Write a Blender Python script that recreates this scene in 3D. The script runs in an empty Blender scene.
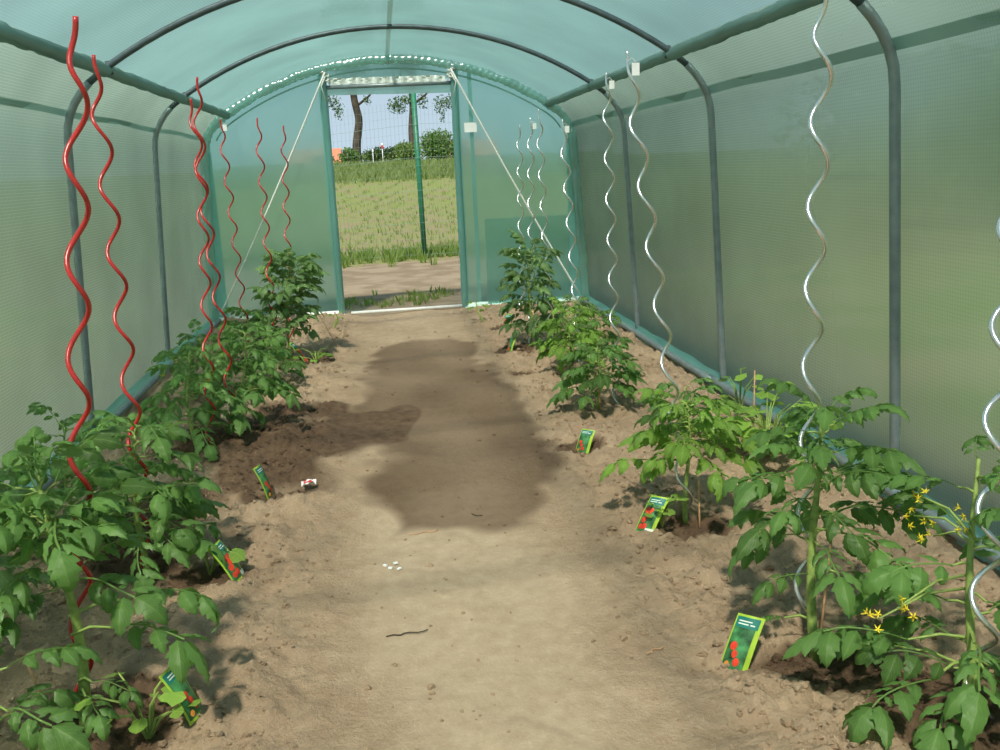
import bpy, math, random
import numpy as np
from mathutils import Vector, Matrix, noise
C = bpy.context.collection
PI = math.pi
L = 7.2; S = 1.528; YN = L - 6*S          # end wall, hoop spacing, near end of the tunnel
# ------------------------------------------------------------------ materials
def mat(name):
    m = bpy.data.materials.new(name); m.use_nodes = True
    n = m.node_tree; n.nodes.clear()
    return m, n.nodes, n.links
def N(nodes, t, **kw):
    n = nodes.new(t)
    for k, v in kw.items():
        if k in n.inputs: n.inputs[k].default_value = v
        else: setattr(n, k, v)
    return n
def col(c): return (c[0], c[1], c[2], 1)
def math_node(nd, lk, op, a, b=None, c=None, clamp=False):
    n = nd.new('ShaderNodeMath'); n.operation = op; n.use_clamp = clamp
    for i, v in enumerate((a, b, c)):
        if v is None: continue
        if isinstance(v, (int, float)): n.inputs[i].default_value = v
        else: lk.new(v, n.inputs[i])
    return n.outputs[0]
def mixcol(nd, lk, f, a, b, blend='MIX'):
    n = nd.new('ShaderNodeMix'); n.data_type = 'RGBA'; n.blend_type = blend
    for s, v in ((0, f), (6, a), (7, b)):
        if isinstance(v, (int, float)): n.inputs[s].default_value = v
        elif isinstance(v, tuple): n.inputs[s].default_value = col(v)
        else: lk.new(v, n.inputs[s])
    return n.outputs[2]
def simple(name, c, rough=.5, metal=0., var=.12, scale=30., spec=.5, bump=0.):
    m, nd, lk = mat(name)
    out = N(nd, 'ShaderNodeOutputMaterial'); b = N(nd, 'ShaderNodeBsdfPrincipled')
    b.inputs['Roughness'].default_value = rough; b.inputs['Metallic'].default_value = metal
    b.inputs['Specular IOR Level'].default_value = spec
    tc = N(nd, 'ShaderNodeTexCoord'); no = N(nd, 'ShaderNodeTexNoise'); no.inputs['Scale'].default_value = scale
    no.inputs['Detail'].default_value = 4
    lk.new(tc.outputs['Object'], no.inputs['Vector'])
    r = N(nd, 'ShaderNodeMapRange'); lk.new(no.outputs[0], r.inputs[0]); r.inputs[1].default_value = .3; r.inputs[2].default_value = .7
    lo = tuple(x*(1-var) for x in c); hi = tuple(min(1, x*(1+var)) for x in c)
    lk.new(mixcol(nd, lk, r.outputs[0], lo, hi), b.inputs['Base Color'])
    if bump:
        bu = N(nd, 'ShaderNodeBump'); bu.inputs['Strength'].default_value = bump; bu.inputs['Distance'].default_value = .01
        lk.new(no.outputs[0], bu.inputs['Height']); lk.new(bu.outputs[0], b.inputs['Normal'])
    lk.new(b.outputs[0], out.inputs[0])
    return m
def film(name, tint=(.72, .95, .90), tl=(.42, .74, .66), wt=.24, wr=.40, wl=.30, wg=.06, grid=1., pitch=.012, rough=.38, graze=.25):
    """thin woven greenhouse film: part clear, part scattering, with a reinforcing grid"""
    m, nd, lk = mat(name)
    out = N(nd, 'ShaderNodeOutputMaterial')
    uv = N(nd, 'ShaderNodeUVMap'); sep = N(nd, 'ShaderNodeSeparateXYZ'); lk.new(uv.outputs[0], sep.inputs[0])
    ln = []
    for i, w in ((0, .20), (1, .26)):
        f = math_node(nd, lk, 'FRACT', math_node(nd, lk, 'MULTIPLY', sep.outputs[i], 1/pitch))
        ln.append(math_node(nd, lk, 'LESS_THAN', f, w))
    g = math_node(nd, lk, 'MAXIMUM', ln[0], ln[1])
    g = math_node(nd, lk, 'MULTIPLY', g, grid)
    no = N(nd, 'ShaderNodeTexNoise'); no.inputs['Scale'].default_value = 1.6; no.inputs['Detail'].default_value = 3
    tc = N(nd, 'ShaderNodeTexCoord'); lk.new(tc.outputs['Object'], no.inputs['Vector'])
    nr = N(nd, 'ShaderNodeMapRange'); lk.new(no.outputs[0], nr.inputs[0]); nr.inputs[1].default_value = .3; nr.inputs[2].default_value = .7
    nr.inputs[3].default_value = .82; nr.inputs[4].default_value = 1.1
    tl_c = mixcol(nd, lk, 1., tl, nr.outputs[0], 'MULTIPLY')
    tr = N(nd, 'ShaderNodeBsdfTransparent'); tr.inputs[0].default_value = col(tint)
    rf = N(nd, 'ShaderNodeBsdfRefraction'); rf.inputs[0].default_value = col(tint); rf.inputs['IOR'].default_value = 1.12; rf.inputs['Roughness'].default_value = rough
    tlb = N(nd, 'ShaderNodeBsdfTranslucent'); lk.new(tl_c, tlb.inputs[0])
    df = N(nd, 'ShaderNodeBsdfDiffuse'); lk.new(tl_c, df.inputs[0])
    gl = N(nd, 'ShaderNodeBsdfGlossy'); gl.inputs[0].default_value = (.9, 1, .97, 1); gl.inputs['Roughness'].default_value = .28
    bu = N(nd, 'ShaderNodeBump'); bu.inputs['Strength'].default_value = .25; bu.inputs['Distance'].default_value = .004
    n2 = N(nd, 'ShaderNodeTexNoise'); n2.inputs['Scale'].default_value = 9; n2.inputs['Detail'].default_value = 5; lk.new(tc.outputs['Object'], n2.inputs['Vector'])
    lk.new(n2.outputs[0], bu.inputs['Height'])
    for b in (gl, df, tlb): lk.new(bu.outputs[0], b.inputs['Normal'])
    def mx(f, a, b):
        n = nd.new('ShaderNodeMixShader')
        if isinstance(f, float): n.inputs[0].default_value = f
        else: lk.new(f, n.inputs[0])
        lk.new(a, n.inputs[1]); lk.new(b, n.inputs[2]); return n.outputs[0]
    clear = mx(wr/(wt+wr), tr.outputs[0], rf.outputs[0])
    wd = max(0., 1-wt-wr-wl-wg)
    scat = mx(wd/(wd+wl+1e-6), tlb.outputs[0], df.outputs[0])
    lw = nd.new('ShaderNodeLayerWeight'); lw.inputs[0].default_value = .5       # film scatters more at grazing angles
    gz_ = math_node(nd, lk, 'MULTIPLY', math_node(nd, lk, 'POWER', lw.outputs['Facing'], 2.), graze)
    f = math_node(nd, lk, 'ADD', math_node(nd, lk, 'ADD', 1-(wt+wr), gz_), math_node(nd, lk, 'MULTIPLY', g, .25), clamp=True)
    body = mx(f, clear, scat)
    lk.new(mx(float(wg), body, gl.outputs[0]), out.inputs[0])
    return m
def leaf_mat(name, top, under, yellow=.0):
    m, nd, lk = mat(name)
    out = N(nd, 'ShaderNodeOutputMaterial')
    at = N(nd, 'ShaderNodeAttribute'); at.attribute_name = 'tint'
    uv = N(nd, 'ShaderNodeUVMap'); sep = N(nd, 'ShaderNodeSeparateXYZ'); lk.new(uv.outputs[0], sep.inputs[0])
    u, v = sep.outputs[0], sep.outputs[1]
    av = math_node(nd, lk, 'ABSOLUTE', v)
    s = math_node(nd, lk, 'SUBTRACT', math_node(nd, lk, 'MULTIPLY', u, 7.), math_node(nd, lk, 'MULTIPLY', av, 3.2))
    fr = math_node(nd, lk, 'FRACT', s)
    vein = math_node(nd, lk, 'MAXIMUM', math_node(nd, lk, 'LESS_THAN', fr, .13), math_node(nd, lk, 'LESS_THAN', av, .055))
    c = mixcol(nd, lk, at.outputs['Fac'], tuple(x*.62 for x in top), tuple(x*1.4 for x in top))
    c = mixcol(nd, lk, math_node(nd, lk, 'MULTIPLY', vein, .35), c, (top[0]*2.0+.02, top[1]*1.6+.02, top[2]*1.8))
    geo = N(nd, 'ShaderNodeNewGeometry')
    c = mixcol(nd, lk, geo.outputs['Backfacing'], c, under)
    b = N(nd, 'ShaderNodeBsdfPrincipled'); b.inputs['Roughness'].default_value = .48; b.inputs['Specular IOR Level'].default_value = .35
    lk.new(c, b.inputs['Base Color'])
    bu = N(nd, 'ShaderNodeBump'); bu.inputs['Strength'].default_value = .5; bu.inputs['Distance'].default_value = .003
    lk.new(fr, bu.inputs['Height']); lk.new(bu.outputs[0], b.inputs['Normal'])
    t = N(nd, 'ShaderNodeBsdfTranslucent'); lk.new(mixcol(nd, lk, 1., c, (1.5, 1.7, .7), 'MULTIPLY'), t.inputs[0])
    mx = nd.new('ShaderNodeMixShader'); mx.inputs[0].default_value = .33
    lk.new(b.outputs[0], mx.inputs[1]); lk.new(t.outputs[0], mx.inputs[2]); lk.new(mx.outputs[0], out.inputs[0])
    return m
def soil_mat():
    m, nd, lk = mat('soil')
    out = N(nd, 'ShaderNodeOutputMaterial'); b = N(nd, 'ShaderNodeBsdfPrincipled')
    tc = N(nd, 'ShaderNodeTexCoord'); at = N(nd, 'ShaderNodeAttribute'); at.attribute_name = 'wet'
    ap = N(nd, 'ShaderNodeAttribute'); ap.attribute_name = 'path'
    def noi(sc, det=6, ro=.6):
        n = N(nd, 'ShaderNodeTexNoise'); n.inputs['Scale'].default_value = sc; n.inputs['Detail'].default_value = det; n.inputs['Roughness'].default_value = ro
        lk.new(tc.outputs['Object'], n.inputs['Vector']); return n.outputs[0]
    def rng(x, a, b_):
        r = N(nd, 'ShaderNodeMapRange'); lk.new(x, r.inputs[0]); r.inputs[1].default_value = a; r.inputs[2].default_value = b_; return r.outputs[0]
    n1, n2, n3 = noi(2.6), noi(22), noi(120, 4)
    dry = mixcol(nd, lk, rng(n1, .35, .65), (.385, .282, .188), (.49, .37, .252))
    dry = mixcol(nd, lk, ap.outputs['Fac'], dry, (.485, .385, .270))
    dry = mixcol(nd, lk, rng(n2, .3, .7), mixcol(nd, lk, 1., dry, (.80, .77, .74), 'MULTIPLY'), dry)
    dry = mixcol(nd, lk, math_node(nd, lk, 'MULTIPLY', rng(n3, .55, .7), .35), dry, (.56, .47, .34))
    wet = mixcol(nd, lk, rng(n2, .3, .7), (.085, .052, .031), (.165, .110, .070))
    w = math_node(nd, lk, 'ADD', at.outputs['Fac'], math_node(nd, lk, 'MULTIPLY', math_node(nd, lk, 'SUBTRACT', n2, .5), .42))
    wm = rng(w, .3, .75)
    c = mixcol(nd, lk, wm, dry, wet)
    lk.new(c, b.inputs['Base Color'])
    b.inputs['Roughness'].default_value = .92; b.inputs['Specular IOR Level'].default_value = .2
    bu = N(nd, 'ShaderNodeBump'); lk.new(math_node(nd, lk, 'SUBTRACT', .62, math_node(nd, lk, 'MULTIPLY', ap.outputs['Fac'], .40)), bu.inputs['Strength']); bu.inputs['Distance'].default_value = .022
    h = math_node(nd, lk, 'ADD', math_node(nd, lk, 'ADD', noi(45, 8, .7), math_node(nd, lk, 'MULTIPLY', n3, .5)), math_node(nd, lk, 'MULTIPLY', noi(18, 6, .7), 1.2))
    lk.new(h, bu.inputs['Height']); lk.new(bu.outputs[0], b.inputs['Normal'])
    lk.new(b.outputs[0], out.inputs[0])
    return m
def field_mat():
    m, nd, lk = mat('field')
    out = N(nd, 'ShaderNodeOutputMaterial'); b = N(nd, 'ShaderNodeBsdfPrincipled'); b.inputs['Roughness'].default_value = .95; b.inputs['Specular IOR Level'].default_value = .1
    tc = N(nd, 'ShaderNodeTexCoord'); sp = N(nd, 'ShaderNodeSeparateXYZ'); lk.new(tc.outputs['Object'], sp.inputs[0])
    def noi(sc, det=5):
        n = N(nd, 'ShaderNodeTexNoise'); n.inputs['Scale'].default_value = sc; n.inputs['Detail'].default_value = det
        lk.new(tc.outputs['Object'], n.inputs['Vector']); return n.outputs[0]
    def rng(x, a, b_, c=0., d=1.):
        r = N(nd, 'ShaderNodeMapRange'); lk.new(x, r.inputs[0]); r.inputs[1].default_value = a; r.inputs[2].default_value = b_
        r.inputs[3].default_value = c; r.inputs[4].default_value = d; return r.outputs[0]
    n1, n2 = noi(.6), noi(9)
    grass = mixcol(nd, lk, rng(n2, .35, .65), (.10, .16, .04), (.20, .24, .08))
    tan = mixcol(nd, lk, rng(n2, .35, .65), (.205, .165, .105), (.27, .22, .145))
    strip = mixcol(nd, lk, rng(noi(3.0), .42, .58), (.20, .16, .108), (.275, .225, .16))
    y = sp.outputs[1]
    x = sp.outputs[0]
    yw = math_node(nd, lk, 'ADD', y, rng(n1, .3, .7, -.5, .5))
    # dirt path behind the tunnel, then the sown field, then meadow
    far = rng(yw, 12.5, 30., .55, 1.)
    crop = mixcol(nd, lk, math_node(nd, lk, 'MULTIPLY', far, rng(noi(1.8), .33, .55)), tan, (.185, .23, .07))
    c = mixcol(nd, lk, rng(yw, 36., 40.), crop, grass)
    c = mixcol(nd, lk, math_node(nd, lk, 'LESS_THAN', yw, 11.3), c, strip)
    ax = math_node(nd, lk, 'ABSOLUTE', x)
    side = math_node(nd, lk, 'MULTIPLY', rng(ax, 1.7, 2.6), math_node(nd, lk, 'LESS_THAN', yw, 9.))
    lawn = mixcol(nd, lk, rng(noi(1.1), .4, .6), (.15, .25, .055), (.40, .32, .21))
    c = mixcol(nd, lk, side, c, lawn)
    lk.new(c, b.inputs['Base Color'])
    bu = N(nd, 'ShaderNodeBump'); bu.inputs['Strength'].default_value = .6; bu.inputs['Distance'].default_value = .04
    lk.new(n2, bu.inputs['Height']); lk.new(bu.outputs[0], b.inputs['Normal'])
    lk.new(b.outputs[0], out.inputs[0])
    return m
M = {
 'film': film('greenhouse_film', tint=(.82, .96, .85), tl=(.37, .52, .43), wt=.07, wr=.53, wl=.25, wg=.05, rough=.62, graze=.08),
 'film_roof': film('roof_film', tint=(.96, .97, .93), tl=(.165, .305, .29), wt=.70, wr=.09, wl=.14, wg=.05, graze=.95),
 'film_end': film('end_film', tint=(.62, .92, .82), wt=.13, wr=.38, wl=.38, tl=(.34, .63, .54), grid=.5, rough=.5),
 'film_hem': film('hem_film', tint=(.45, .85, .80), tl=(.26, .62, .57), wt=.10, wr=.12, wl=.40, grid=.3, wg=.12),
 'film_dense': film('folded_film', tint=(.45, .66, .64), tl=(.26, .43, .41), wt=.08, wr=.10, wl=.35, grid=.4, wg=.10),
 'film_ruched': film('ruched_film', tint=(.6, .88, .83), tl=(.36, .68, .62), wt=.10, wr=.14, wl=.40, grid=.0, wg=.22, rough=.3),
 'steel': simple('galvanised_pipe', (.24, .30, .32), .45, .35, .15, 20),
 'steel_dark_backlit': simple('dark_backlit_pipe', (.085, .125, .14), .5, .3, .2, 20),  # darkened steel: backlit look of the roof arcs painted in; bolts share it
 'white_rail': simple('white_rail', (.80, .83, .82), .4, 0, .06),
 'alu': simple('bright_aluminium', (.80, .82, .84), .22, .85, .05, 40),
 'red': simple('red_coating', (.50, .030, .028), .25, 0, .15, 40, .6),
 'rope': simple('white_rope', (.80, .84, .80), .8, 0, .12, 200, .2, .4),
 'card': simple('white_card', (.88, .92, .93), .6, 0, .03),
 'stem': simple('green_stem', (.27, .38, .10), .55, 0, .25, 60, .3, .2),
 'stick': simple('dry_cane', (.60, .36, .20), .7, 0, .2, 50, .2),
 'flower': simple('yellow_petals', (.85, .68, .04), .6, 0, .12, 60, .2),
 'soil': soil_mat(), 'field': field_mat(),
 'clod': simple('soil_clod', (.33, .235, .15), .95, 0, .35, 25, .1, .4),
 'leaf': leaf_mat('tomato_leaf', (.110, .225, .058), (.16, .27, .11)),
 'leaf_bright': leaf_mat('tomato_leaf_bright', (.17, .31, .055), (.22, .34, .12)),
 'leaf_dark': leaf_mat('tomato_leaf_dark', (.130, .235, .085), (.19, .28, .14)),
 'weed': leaf_mat('weed_leaf', (.22, .38, .07), (.25, .38, .13)),
 'fence_green': simple('fence_green', (.012, .16, .085), .45, 0, .12),
 'wire': simple('fence_wire', (.22, .34, .30), .5, .2, .1),
 'bark': simple('bark', (.075, .062, .048), .9, 0, .45, 3, .1, .6),
 'tree_leaf': leaf_mat('tree_leaf', (.060, .13, .045), (.10, .17, .07)),
 'bush_leaf': leaf_mat('bush_leaf', (.085, .18, .040), (.13, .22, .06)),
 'bush_leaf2': leaf_mat('hedge_leaf', (.15, .23, .06), (.18, .26, .09)),
 'grass': leaf_mat('grass_blade', (.17, .26, .055), (.18, .26, .07)),
 'grass2': leaf_mat('meadow_blade', (.19, .25, .085), (.20, .26, .10)),
 'roof_tile': simple('orange_roof_tiles', (.58, .20, .11), .8, 0, .15, 4),
 'brick': simple('red_brick', (.42, .17, .10), .85, 0, .2, 8),
 'red_paint': simple('red_paint', (.6, .03, .03), .5),
 'green_gauze': simple('tag_picture_green', (.05, .20, .07), .4, 0, .85, 45, .5),
 'tag_green': simple('tag_lime', (.40, .62, .05), .4, 0, .12, 40, .5),
 'tag_teal': simple('tag_teal', (.01, .20, .17), .4, 0, .1, 40, .5),
 'tag_red': simple('tag_tomato', (.75, .055, .025), .35, 0, .35, 70, .5),
 'tag_orange': simple('tag_orange', (.80, .30, .05), .4, 0, .2, 70, .5),
 'tag_white': simple('tag_print', (.75, .85, .75), .5),
}
# ------------------------------------------------------------------ mesh helpers
class MB:
    def __init__(s): s.v = []; s.f = []; s.uv = []; s.t = []; s.n = 0
    def add(s, v, f, uv=None, t=None):
        v = np.asarray(v, float); s.v.append(v)
        s.f += [tuple(i + s.n for i in q) for q in f]
        s.uv.append(np.zeros((len(v), 2)) if uv is None else np.asarray(uv, float))
        s.t.append(np.full(len(v), .5) if t is None else (np.full(len(v), float(t)) if np.isscalar(t) else np.asarray(t, float)))
        s.n += len(v)
    def build(s, name, m, parent=None, smooth=True, uv=True, loc=None, attrs=None):
        me = bpy.data.meshes.new(name)
        V = np.vstack(s.v)
        if loc is not None: V = V - np.array(loc)
        me.from_pydata(V.tolist(), [], s.f)
        if uv:
            l = me.uv_layers.new(name='UVMap'); UV = np.vstack(s.uv)
            idx = np.empty(len(me.loops), int); me.loops.foreach_get('vertex_index', idx)
            l.data.foreach_set('uv', UV[idx].ravel())
        a = me.attributes.new('tint', 'FLOAT', 'POINT'); a.data.foreach_set('value', np.concatenate(s.t))
        for k, arr in (attrs or {}).items():
            a = me.attributes.new(k, 'FLOAT', 'POINT'); a.data.foreach_set('value', np.asarray(arr, float))
        me.polygons.foreach_set('use_smooth', [smooth]*len(me.polygons))
        me.materials.append(m)
        o = bpy.data.objects.new(name, me); C.objects.link(o)
        if parent is not None: o.parent = parent
        if loc is not None and parent is None: o.location = loc
        return o
def tag(o, label=None, cat=None, group=None, kind=None):
    if label: o['label'] = label
    if cat: o['category'] = cat
    if group: o['group'] = group
    if kind: o['kind'] = kind
    return o
def empty(name, loc=(0, 0, 0), label=None, cat=None, group=None, rz=0):
    o = bpy.data.objects.new(name, None); C.objects.link(o); o.empty_display_size = .1
    o.location = loc; o.rotation_euler = (0, 0, rz)
    return tag(o, label, cat, group)
def frames(P):
    P = np.asarray(P, float); T = np.gradient(P, axis=0); T /= np.linalg.norm(T, axis=1)[:, None] + 1e-12
    up = np.array([0, 0, 1.]) if abs(T[0][2]) < .9 else np.array([1., 0, 0])
    a = np.cross(up, T[0]); a /= np.linalg.norm(a); A = [a]
    for i in range(1, len(P)):
        a = A[-1] - T[i]*(A[-1] @ T[i]); a /= np.linalg.norm(a) + 1e-12; A.append(a)
    A = np.array(A); B = np.cross(T, A)
    return P, T, A, B
def tube(mb, P, r, k=8, cap=True, uvscale=1.):
    P, T, A, B = frames(P); n = len(P); r = np.broadcast_to(np.asarray(r, float), (n,))
    an = np.arange(k)*2*PI/k
    V = P[:, None] + r[:, None, None]*(A[:, None]*np.cos(an)[None, :, None] + B[:, None]*np.sin(an)[None, :, None])
    d = np.concatenate([[0], np.cumsum(np.linalg.norm(np.diff(P, axis=0), axis=1))])
    uv = np.stack([np.broadcast_to((an*.03)[None], (n, k)), np.broadcast_to(d[:, None], (n, k))], -1)
    f = [(i*k+j, i*k+(j+1) % k, (i+1)*k+(j+1) % k, (i+1)*k+j) for i in range(n-1) for j in range(k)]
    if cap: f += [tuple(range(k))[::-1], tuple((n-1)*k+j for j in range(k))]
    mb.add(V.reshape(-1, 3), f, uv.reshape(-1, 2))
def box(mb, c, s, R=None):
    v = np.array([[x, y, z] for x in (-.5, .5) for y in (-.5, .5) for z in (-.5, .5)])*np.array(s)
    if R is not None: v = v @ np.array(R).T
    mb.add(v + np.array(c), [(0, 1, 3, 2), (4, 6, 7, 5), (0, 4, 5, 1), (2, 3, 7, 6), (0, 2, 6, 4), (1, 5, 7, 3)])
def sheet(mb, G, UV=None):
    """G: (n,m,3) grid"""
    n, m = G.shape[:2]
    f = [(i*m+j, i*m+j+1, (i+1)*m+j+1, (i+1)*m+j) for i in range(n-1) for j in range(m-1)]
    mb.add(G.reshape(-1, 3), f, None if UV is None else UV.reshape(-1, 2))
def nz(x, y, z=0., s=1.): return noise.noise(Vector((x*s, y*s, z*s)))
# ------------------------------------------------------------------ tunnel cross-section
def profile(off=0.):
    pts = [(1.5-.08*t/1.3, t) for t in np.linspace(0, 1.3, 14)]
    P0, P1, P2 = np.array((1.42, 1.30)), np.array((1.405, 1.462)), np.array((1.22, 1.578))
    for t in np.linspace(0, 1, 9)[1:]: pts.append(tuple((1-t)**2*P0 + 2*t*(1-t)*P1 + t*t*P2))
    R = (1.22**2 + .357**2)/(2*.357); zc = 1.935 - R; a0 = math.asin(1.22/R)
    for a in np.linspace(a0, 0, 14)[1:]: pts.append((R*math.sin(a), zc + R*math.cos(a)))
    r = np.array(pts)
    full = np.vstack([r, np.stack([-r[::-1, 0], r[::-1, 1]], 1)[1:]])      # right base -> top -> left base
    T = np.gradient(full, axis=0); T /= np.linalg.norm(T, axis=1)[:, None]
    Nn = np.stack([T[:, 1], -T[:, 0]], 1)
    return full + Nn*off
OUT = profile(.024)
NP = len(OUT); HALF = NP//2
def hoop_pts(y, off=0., i0=0, i1=None): 
    p = profile(off)[i0:i1]; return np.stack([p[:, 0], np.full(len(p), y), p[:, 1]], 1)
def resample(P, n):
    d = np.concatenate([[0], np.cumsum(np.linalg.norm(np.diff(P, axis=0), axis=1))])
    t = np.linspace(0, d[-1], n); return np.stack([np.interp(t, d, P[:, i]) for i in range(P.shape[1])], 1), t
IW = 22      # index of the purlin on the right half
def film_part(idx0, idx1, ns, ny, name, m, ripple=.004):
    P, s = resample(OUT[idx0:idx1], ns); ys = np.linspace(YN, L, ny)
    G = np.zeros((ns, ny, 3)); UV = np.zeros((ns, ny, 2))
    T = np.gradient(P, axis=0); T /= np.linalg.norm(T, axis=1)[:, None]; Nn = np.stack([T[:, 1], -T[:, 0]], 1)
    for i in range(ns):
        for j, y in enumerate(ys):
            # taut between hoops with diagonal drag folds radiating from the shoulders
            bay = abs(math.sin(PI*(L-y)/S))
            d = ripple*bay*(nz(P[i, 0]*2, y*1.3, P[i, 1]*2) * 1.5 + .6*math.sin(9*(P[i, 1]+y*.9)) * max(0, 1-abs(P[i, 1]-1.25)*3)) - .006*bay
            G[i, j] = (P[i, 0]+Nn[i, 0]*d, y, P[i, 1]+Nn[i, 1]*d); UV[i, j] = (s[i], y)
    mb = MB(); sheet(mb, G, UV); o = mb.build(name, m); return tag(o, kind='structure')
wr = film_part(0, IW, 30, 120, 'wall_right', M['film'])
wl = film_part(NP-IW, NP, 30, 120, 'wall_left', M['film'])
ce = film_part(IW-1, NP-IW+1, 40, 120, 'ceiling', M['film_roof'], .006)
# doubled seam bands along the walls and the ridge, skirts at the foot
def band(sx, z0, z1, name, parent, m, inset=.004):
    mb = MB(); ys = np.linspace(YN, L-.02, 90); zs = np.linspace(z0, z1, 3)
    G = np.zeros((3, 90, 3)); UV = np.zeros((3, 90, 2))
    for i, z in enumerate(zs):
        for j, y in enumerate(ys):
            k = np.interp(z, profile(.024)[:24, 1], profile(.024)[:24, 0]); w = .008*nz(y*1.7, z*3, sx)
            G[i, j] = (sx*(k-inset-.004*abs(math.sin(PI*(L-y)/S))), y, z+w); UV[i, j] = (z, y)
    sheet(mb, G, UV); return mb.build(name, m, parent)
band(1, 1.385, 1.42, 'seam_band', wr, M['film_dense']); band(-1, 1.385, 1.41, 'seam_band', wl, M['film_dense'])
def skirt(sx, parent):
    mb = MB(); ys = np.linspace(YN, L-.02, 140)
    pr = [(1.502, .045), (1.496, .026), (1.484, .016), (1.47, .010), (1.455, -.01)]
    G = np.zeros((5, 140, 3)); UV = np.zeros((5, 140, 2))
    for i, (x, z) in enumerate(pr):
        for j, y in enumerate(ys):
            G[i, j] = (sx*(x+.006*nz(y*3, i, sx)), y, z+.010*nz(y*4, i*.7, 3)); UV[i, j] = (i*.03, y)
    sheet(mb, G, UV); mb.build('skirt_fold', M['film_hem'], parent)
skirt(1, wr); skirt(-1, wl)
mb = MB(); ys = np.linspace(YN, L-.02, 60)
G = np.array([[(x, y, 1.950-abs(x)*.02) for y in ys] for x in (-.014, .014)]); sheet(mb, G, np.zeros((2, 60, 2))); mb.build('ridge_seam', M['film_dense'], ce)
# base rails lying at the foot of the walls
for sx, nm in ((1, 'right'), (-1, 'left')):
    r = empty('base_rail', (sx*1.440, 0, 0), 'grey steel pipe along the foot of the %s film wall' % nm, 'pipe')
    for y0, y1 in ((YN, 1.2), (1.2, 4.22), (4.16, L-.05)):
        mb = MB(); n = 24
        tube(mb, [(.004*nz(y, 5) + (.012 if y1 == 4.22 else 0), y, .024+.004*nz(y, 9)) for y in np.linspace(y0, y1, n)], .019 if y1 == 4.22 else .017, 10)
        mb.build('rail_length', M['steel'], r)
# ------------------------------------------------------------------ hoops and purlins
hl = {1: 'farthest bare grey steel hoop, one bay in front of the back wall',
      2: 'grey steel hoop two bays in front of the back wall',
      3: 'grey steel hoop with the widest looking right post, three bays from the back wall',
      4: 'grey steel hoop four bays in front of the back wall, mostly out of view',
      5: 'grey steel hoop five bays in front of the back wall, out of view'}
for k in range(1, 6):
    y = L - k*S
    h = empty('hoop_pipe', (0, y, 0), hl[k], 'hoop', 'steel hoops of the tunnel')
    p = profile(0.)
    for nm, a, b in (('side_post', 0, 20), ('roof_arc', 19, NP-19), ('side_post', NP-20, NP)):
        q = p[a:b].copy()
        P = np.stack([q[:, 0], np.zeros(len(q)), q[:, 1]], 1); P, _ = resample(P, 30)
        mb = MB(); tube(mb, P, .0165 if nm == 'side_post' else .0145, 12); mb.build(nm, M['steel' if nm == 'side_post' else 'steel_dark_backlit'], h)  # roof arcs: same pipe, backlit darkness against the bright roof put into the colour
    for sx in (-1, 1):     # bolt heads where hoop meets purlin
        mb = MB(); tube(mb, [(sx*1.22, 0, 1.60), (sx*1.205, 0, 1.545)], .009, 8); mb.build('bolt', M['steel_dark_backlit'], h)
for sx, nm in ((1, 'right'), (-1, 'left')):
    t = empty('purlin', (sx*1.22, 0, 1.56), 'long steel purlin in a green film sleeve along the %s shoulder of the tunnel' % nm, 'pipe')
    mb = MB(); tube(mb, [(0, y, 0) for y in (YN, L-.03)], .013, 10); mb.build('pipe', M['steel'], t)
    mb = MB(); ys = np.linspace(YN, L-.04, 260); k = 14
    P = []
    for y in ys: P.append((.004*nz(y*3, 1, sx), y, .003*nz(y*4, 2, sx)))
    P, T, A, B = frames(P); V = []
    for i, y in enumerate(ys):
        gap = min(abs(((L-y)/S) % 1), 1-abs(((L-y)/S) % 1))*S
        for j in range(k):
            a = j*2*PI/k; rr = .027 + .006*nz(math.cos(a)*1.5, y*14, math.sin(a)*1.5) + .003*nz(a, y*40)
            if gap < .02: rr = .018
            V.append(P[i] + rr*(A[i]*math.cos(a)+B[i]*math.sin(a)))
    f = [(i*k+j, i*k+(j+1) % k, (i+1)*k+(j+1) % k, (i+1)*k+j) for i in range(len(ys)-1) for j in range(k)]
    mb.add(V, f, [(j*.01, y) for y in ys for j in range(k)]); mb.build('film_sleeve', M['film_dense'], t)
# ------------------------------------------------------------------ back wall
zt = lambda x: float(np.interp(abs(x), OUT[:HALF+1, 0][::-1], OUT[:HALF+1, 1][::-1])) if abs(x) < 1.42 else 1.30*(1.524-abs(x))/.08
def wall_panel(mb, xs, z0f, z1f, nzr, y0, amp):
    G = np.zeros((len(xs), nzr, 3)); UV = np.zeros((len(xs), nzr, 2))
    for i, x in enumerate(xs):
        for j, t in enumerate(np.linspace(0, 1, nzr)):
            z = z0f(x)*(1-t) + z1f(x)*t
            G[i, j] = (x, y0 + amp*nz(x*2.2, z*1.6, y0) + amp*.35*nz(x*9, z*1.5, 4), z); UV[i, j] = (x, z)
    sheet(mb, G, UV)
DW = .485
mb = MB()
wall_panel(mb, np.linspace(-1.515, -DW, 40), lambda x: -.02, zt, 50, L+.01, .012)
wall_panel(mb, np.linspace(DW, 1.515, 40), lambda x: -.02, zt, 50, L+.01, .012)
wall_panel(mb, np.linspace(-DW, DW, 30), lambda x: 1.775, zt, 8, L+.01, .014)
wb = tag(mb.build('wall_back', M['film_end']), kind='structure')
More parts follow.
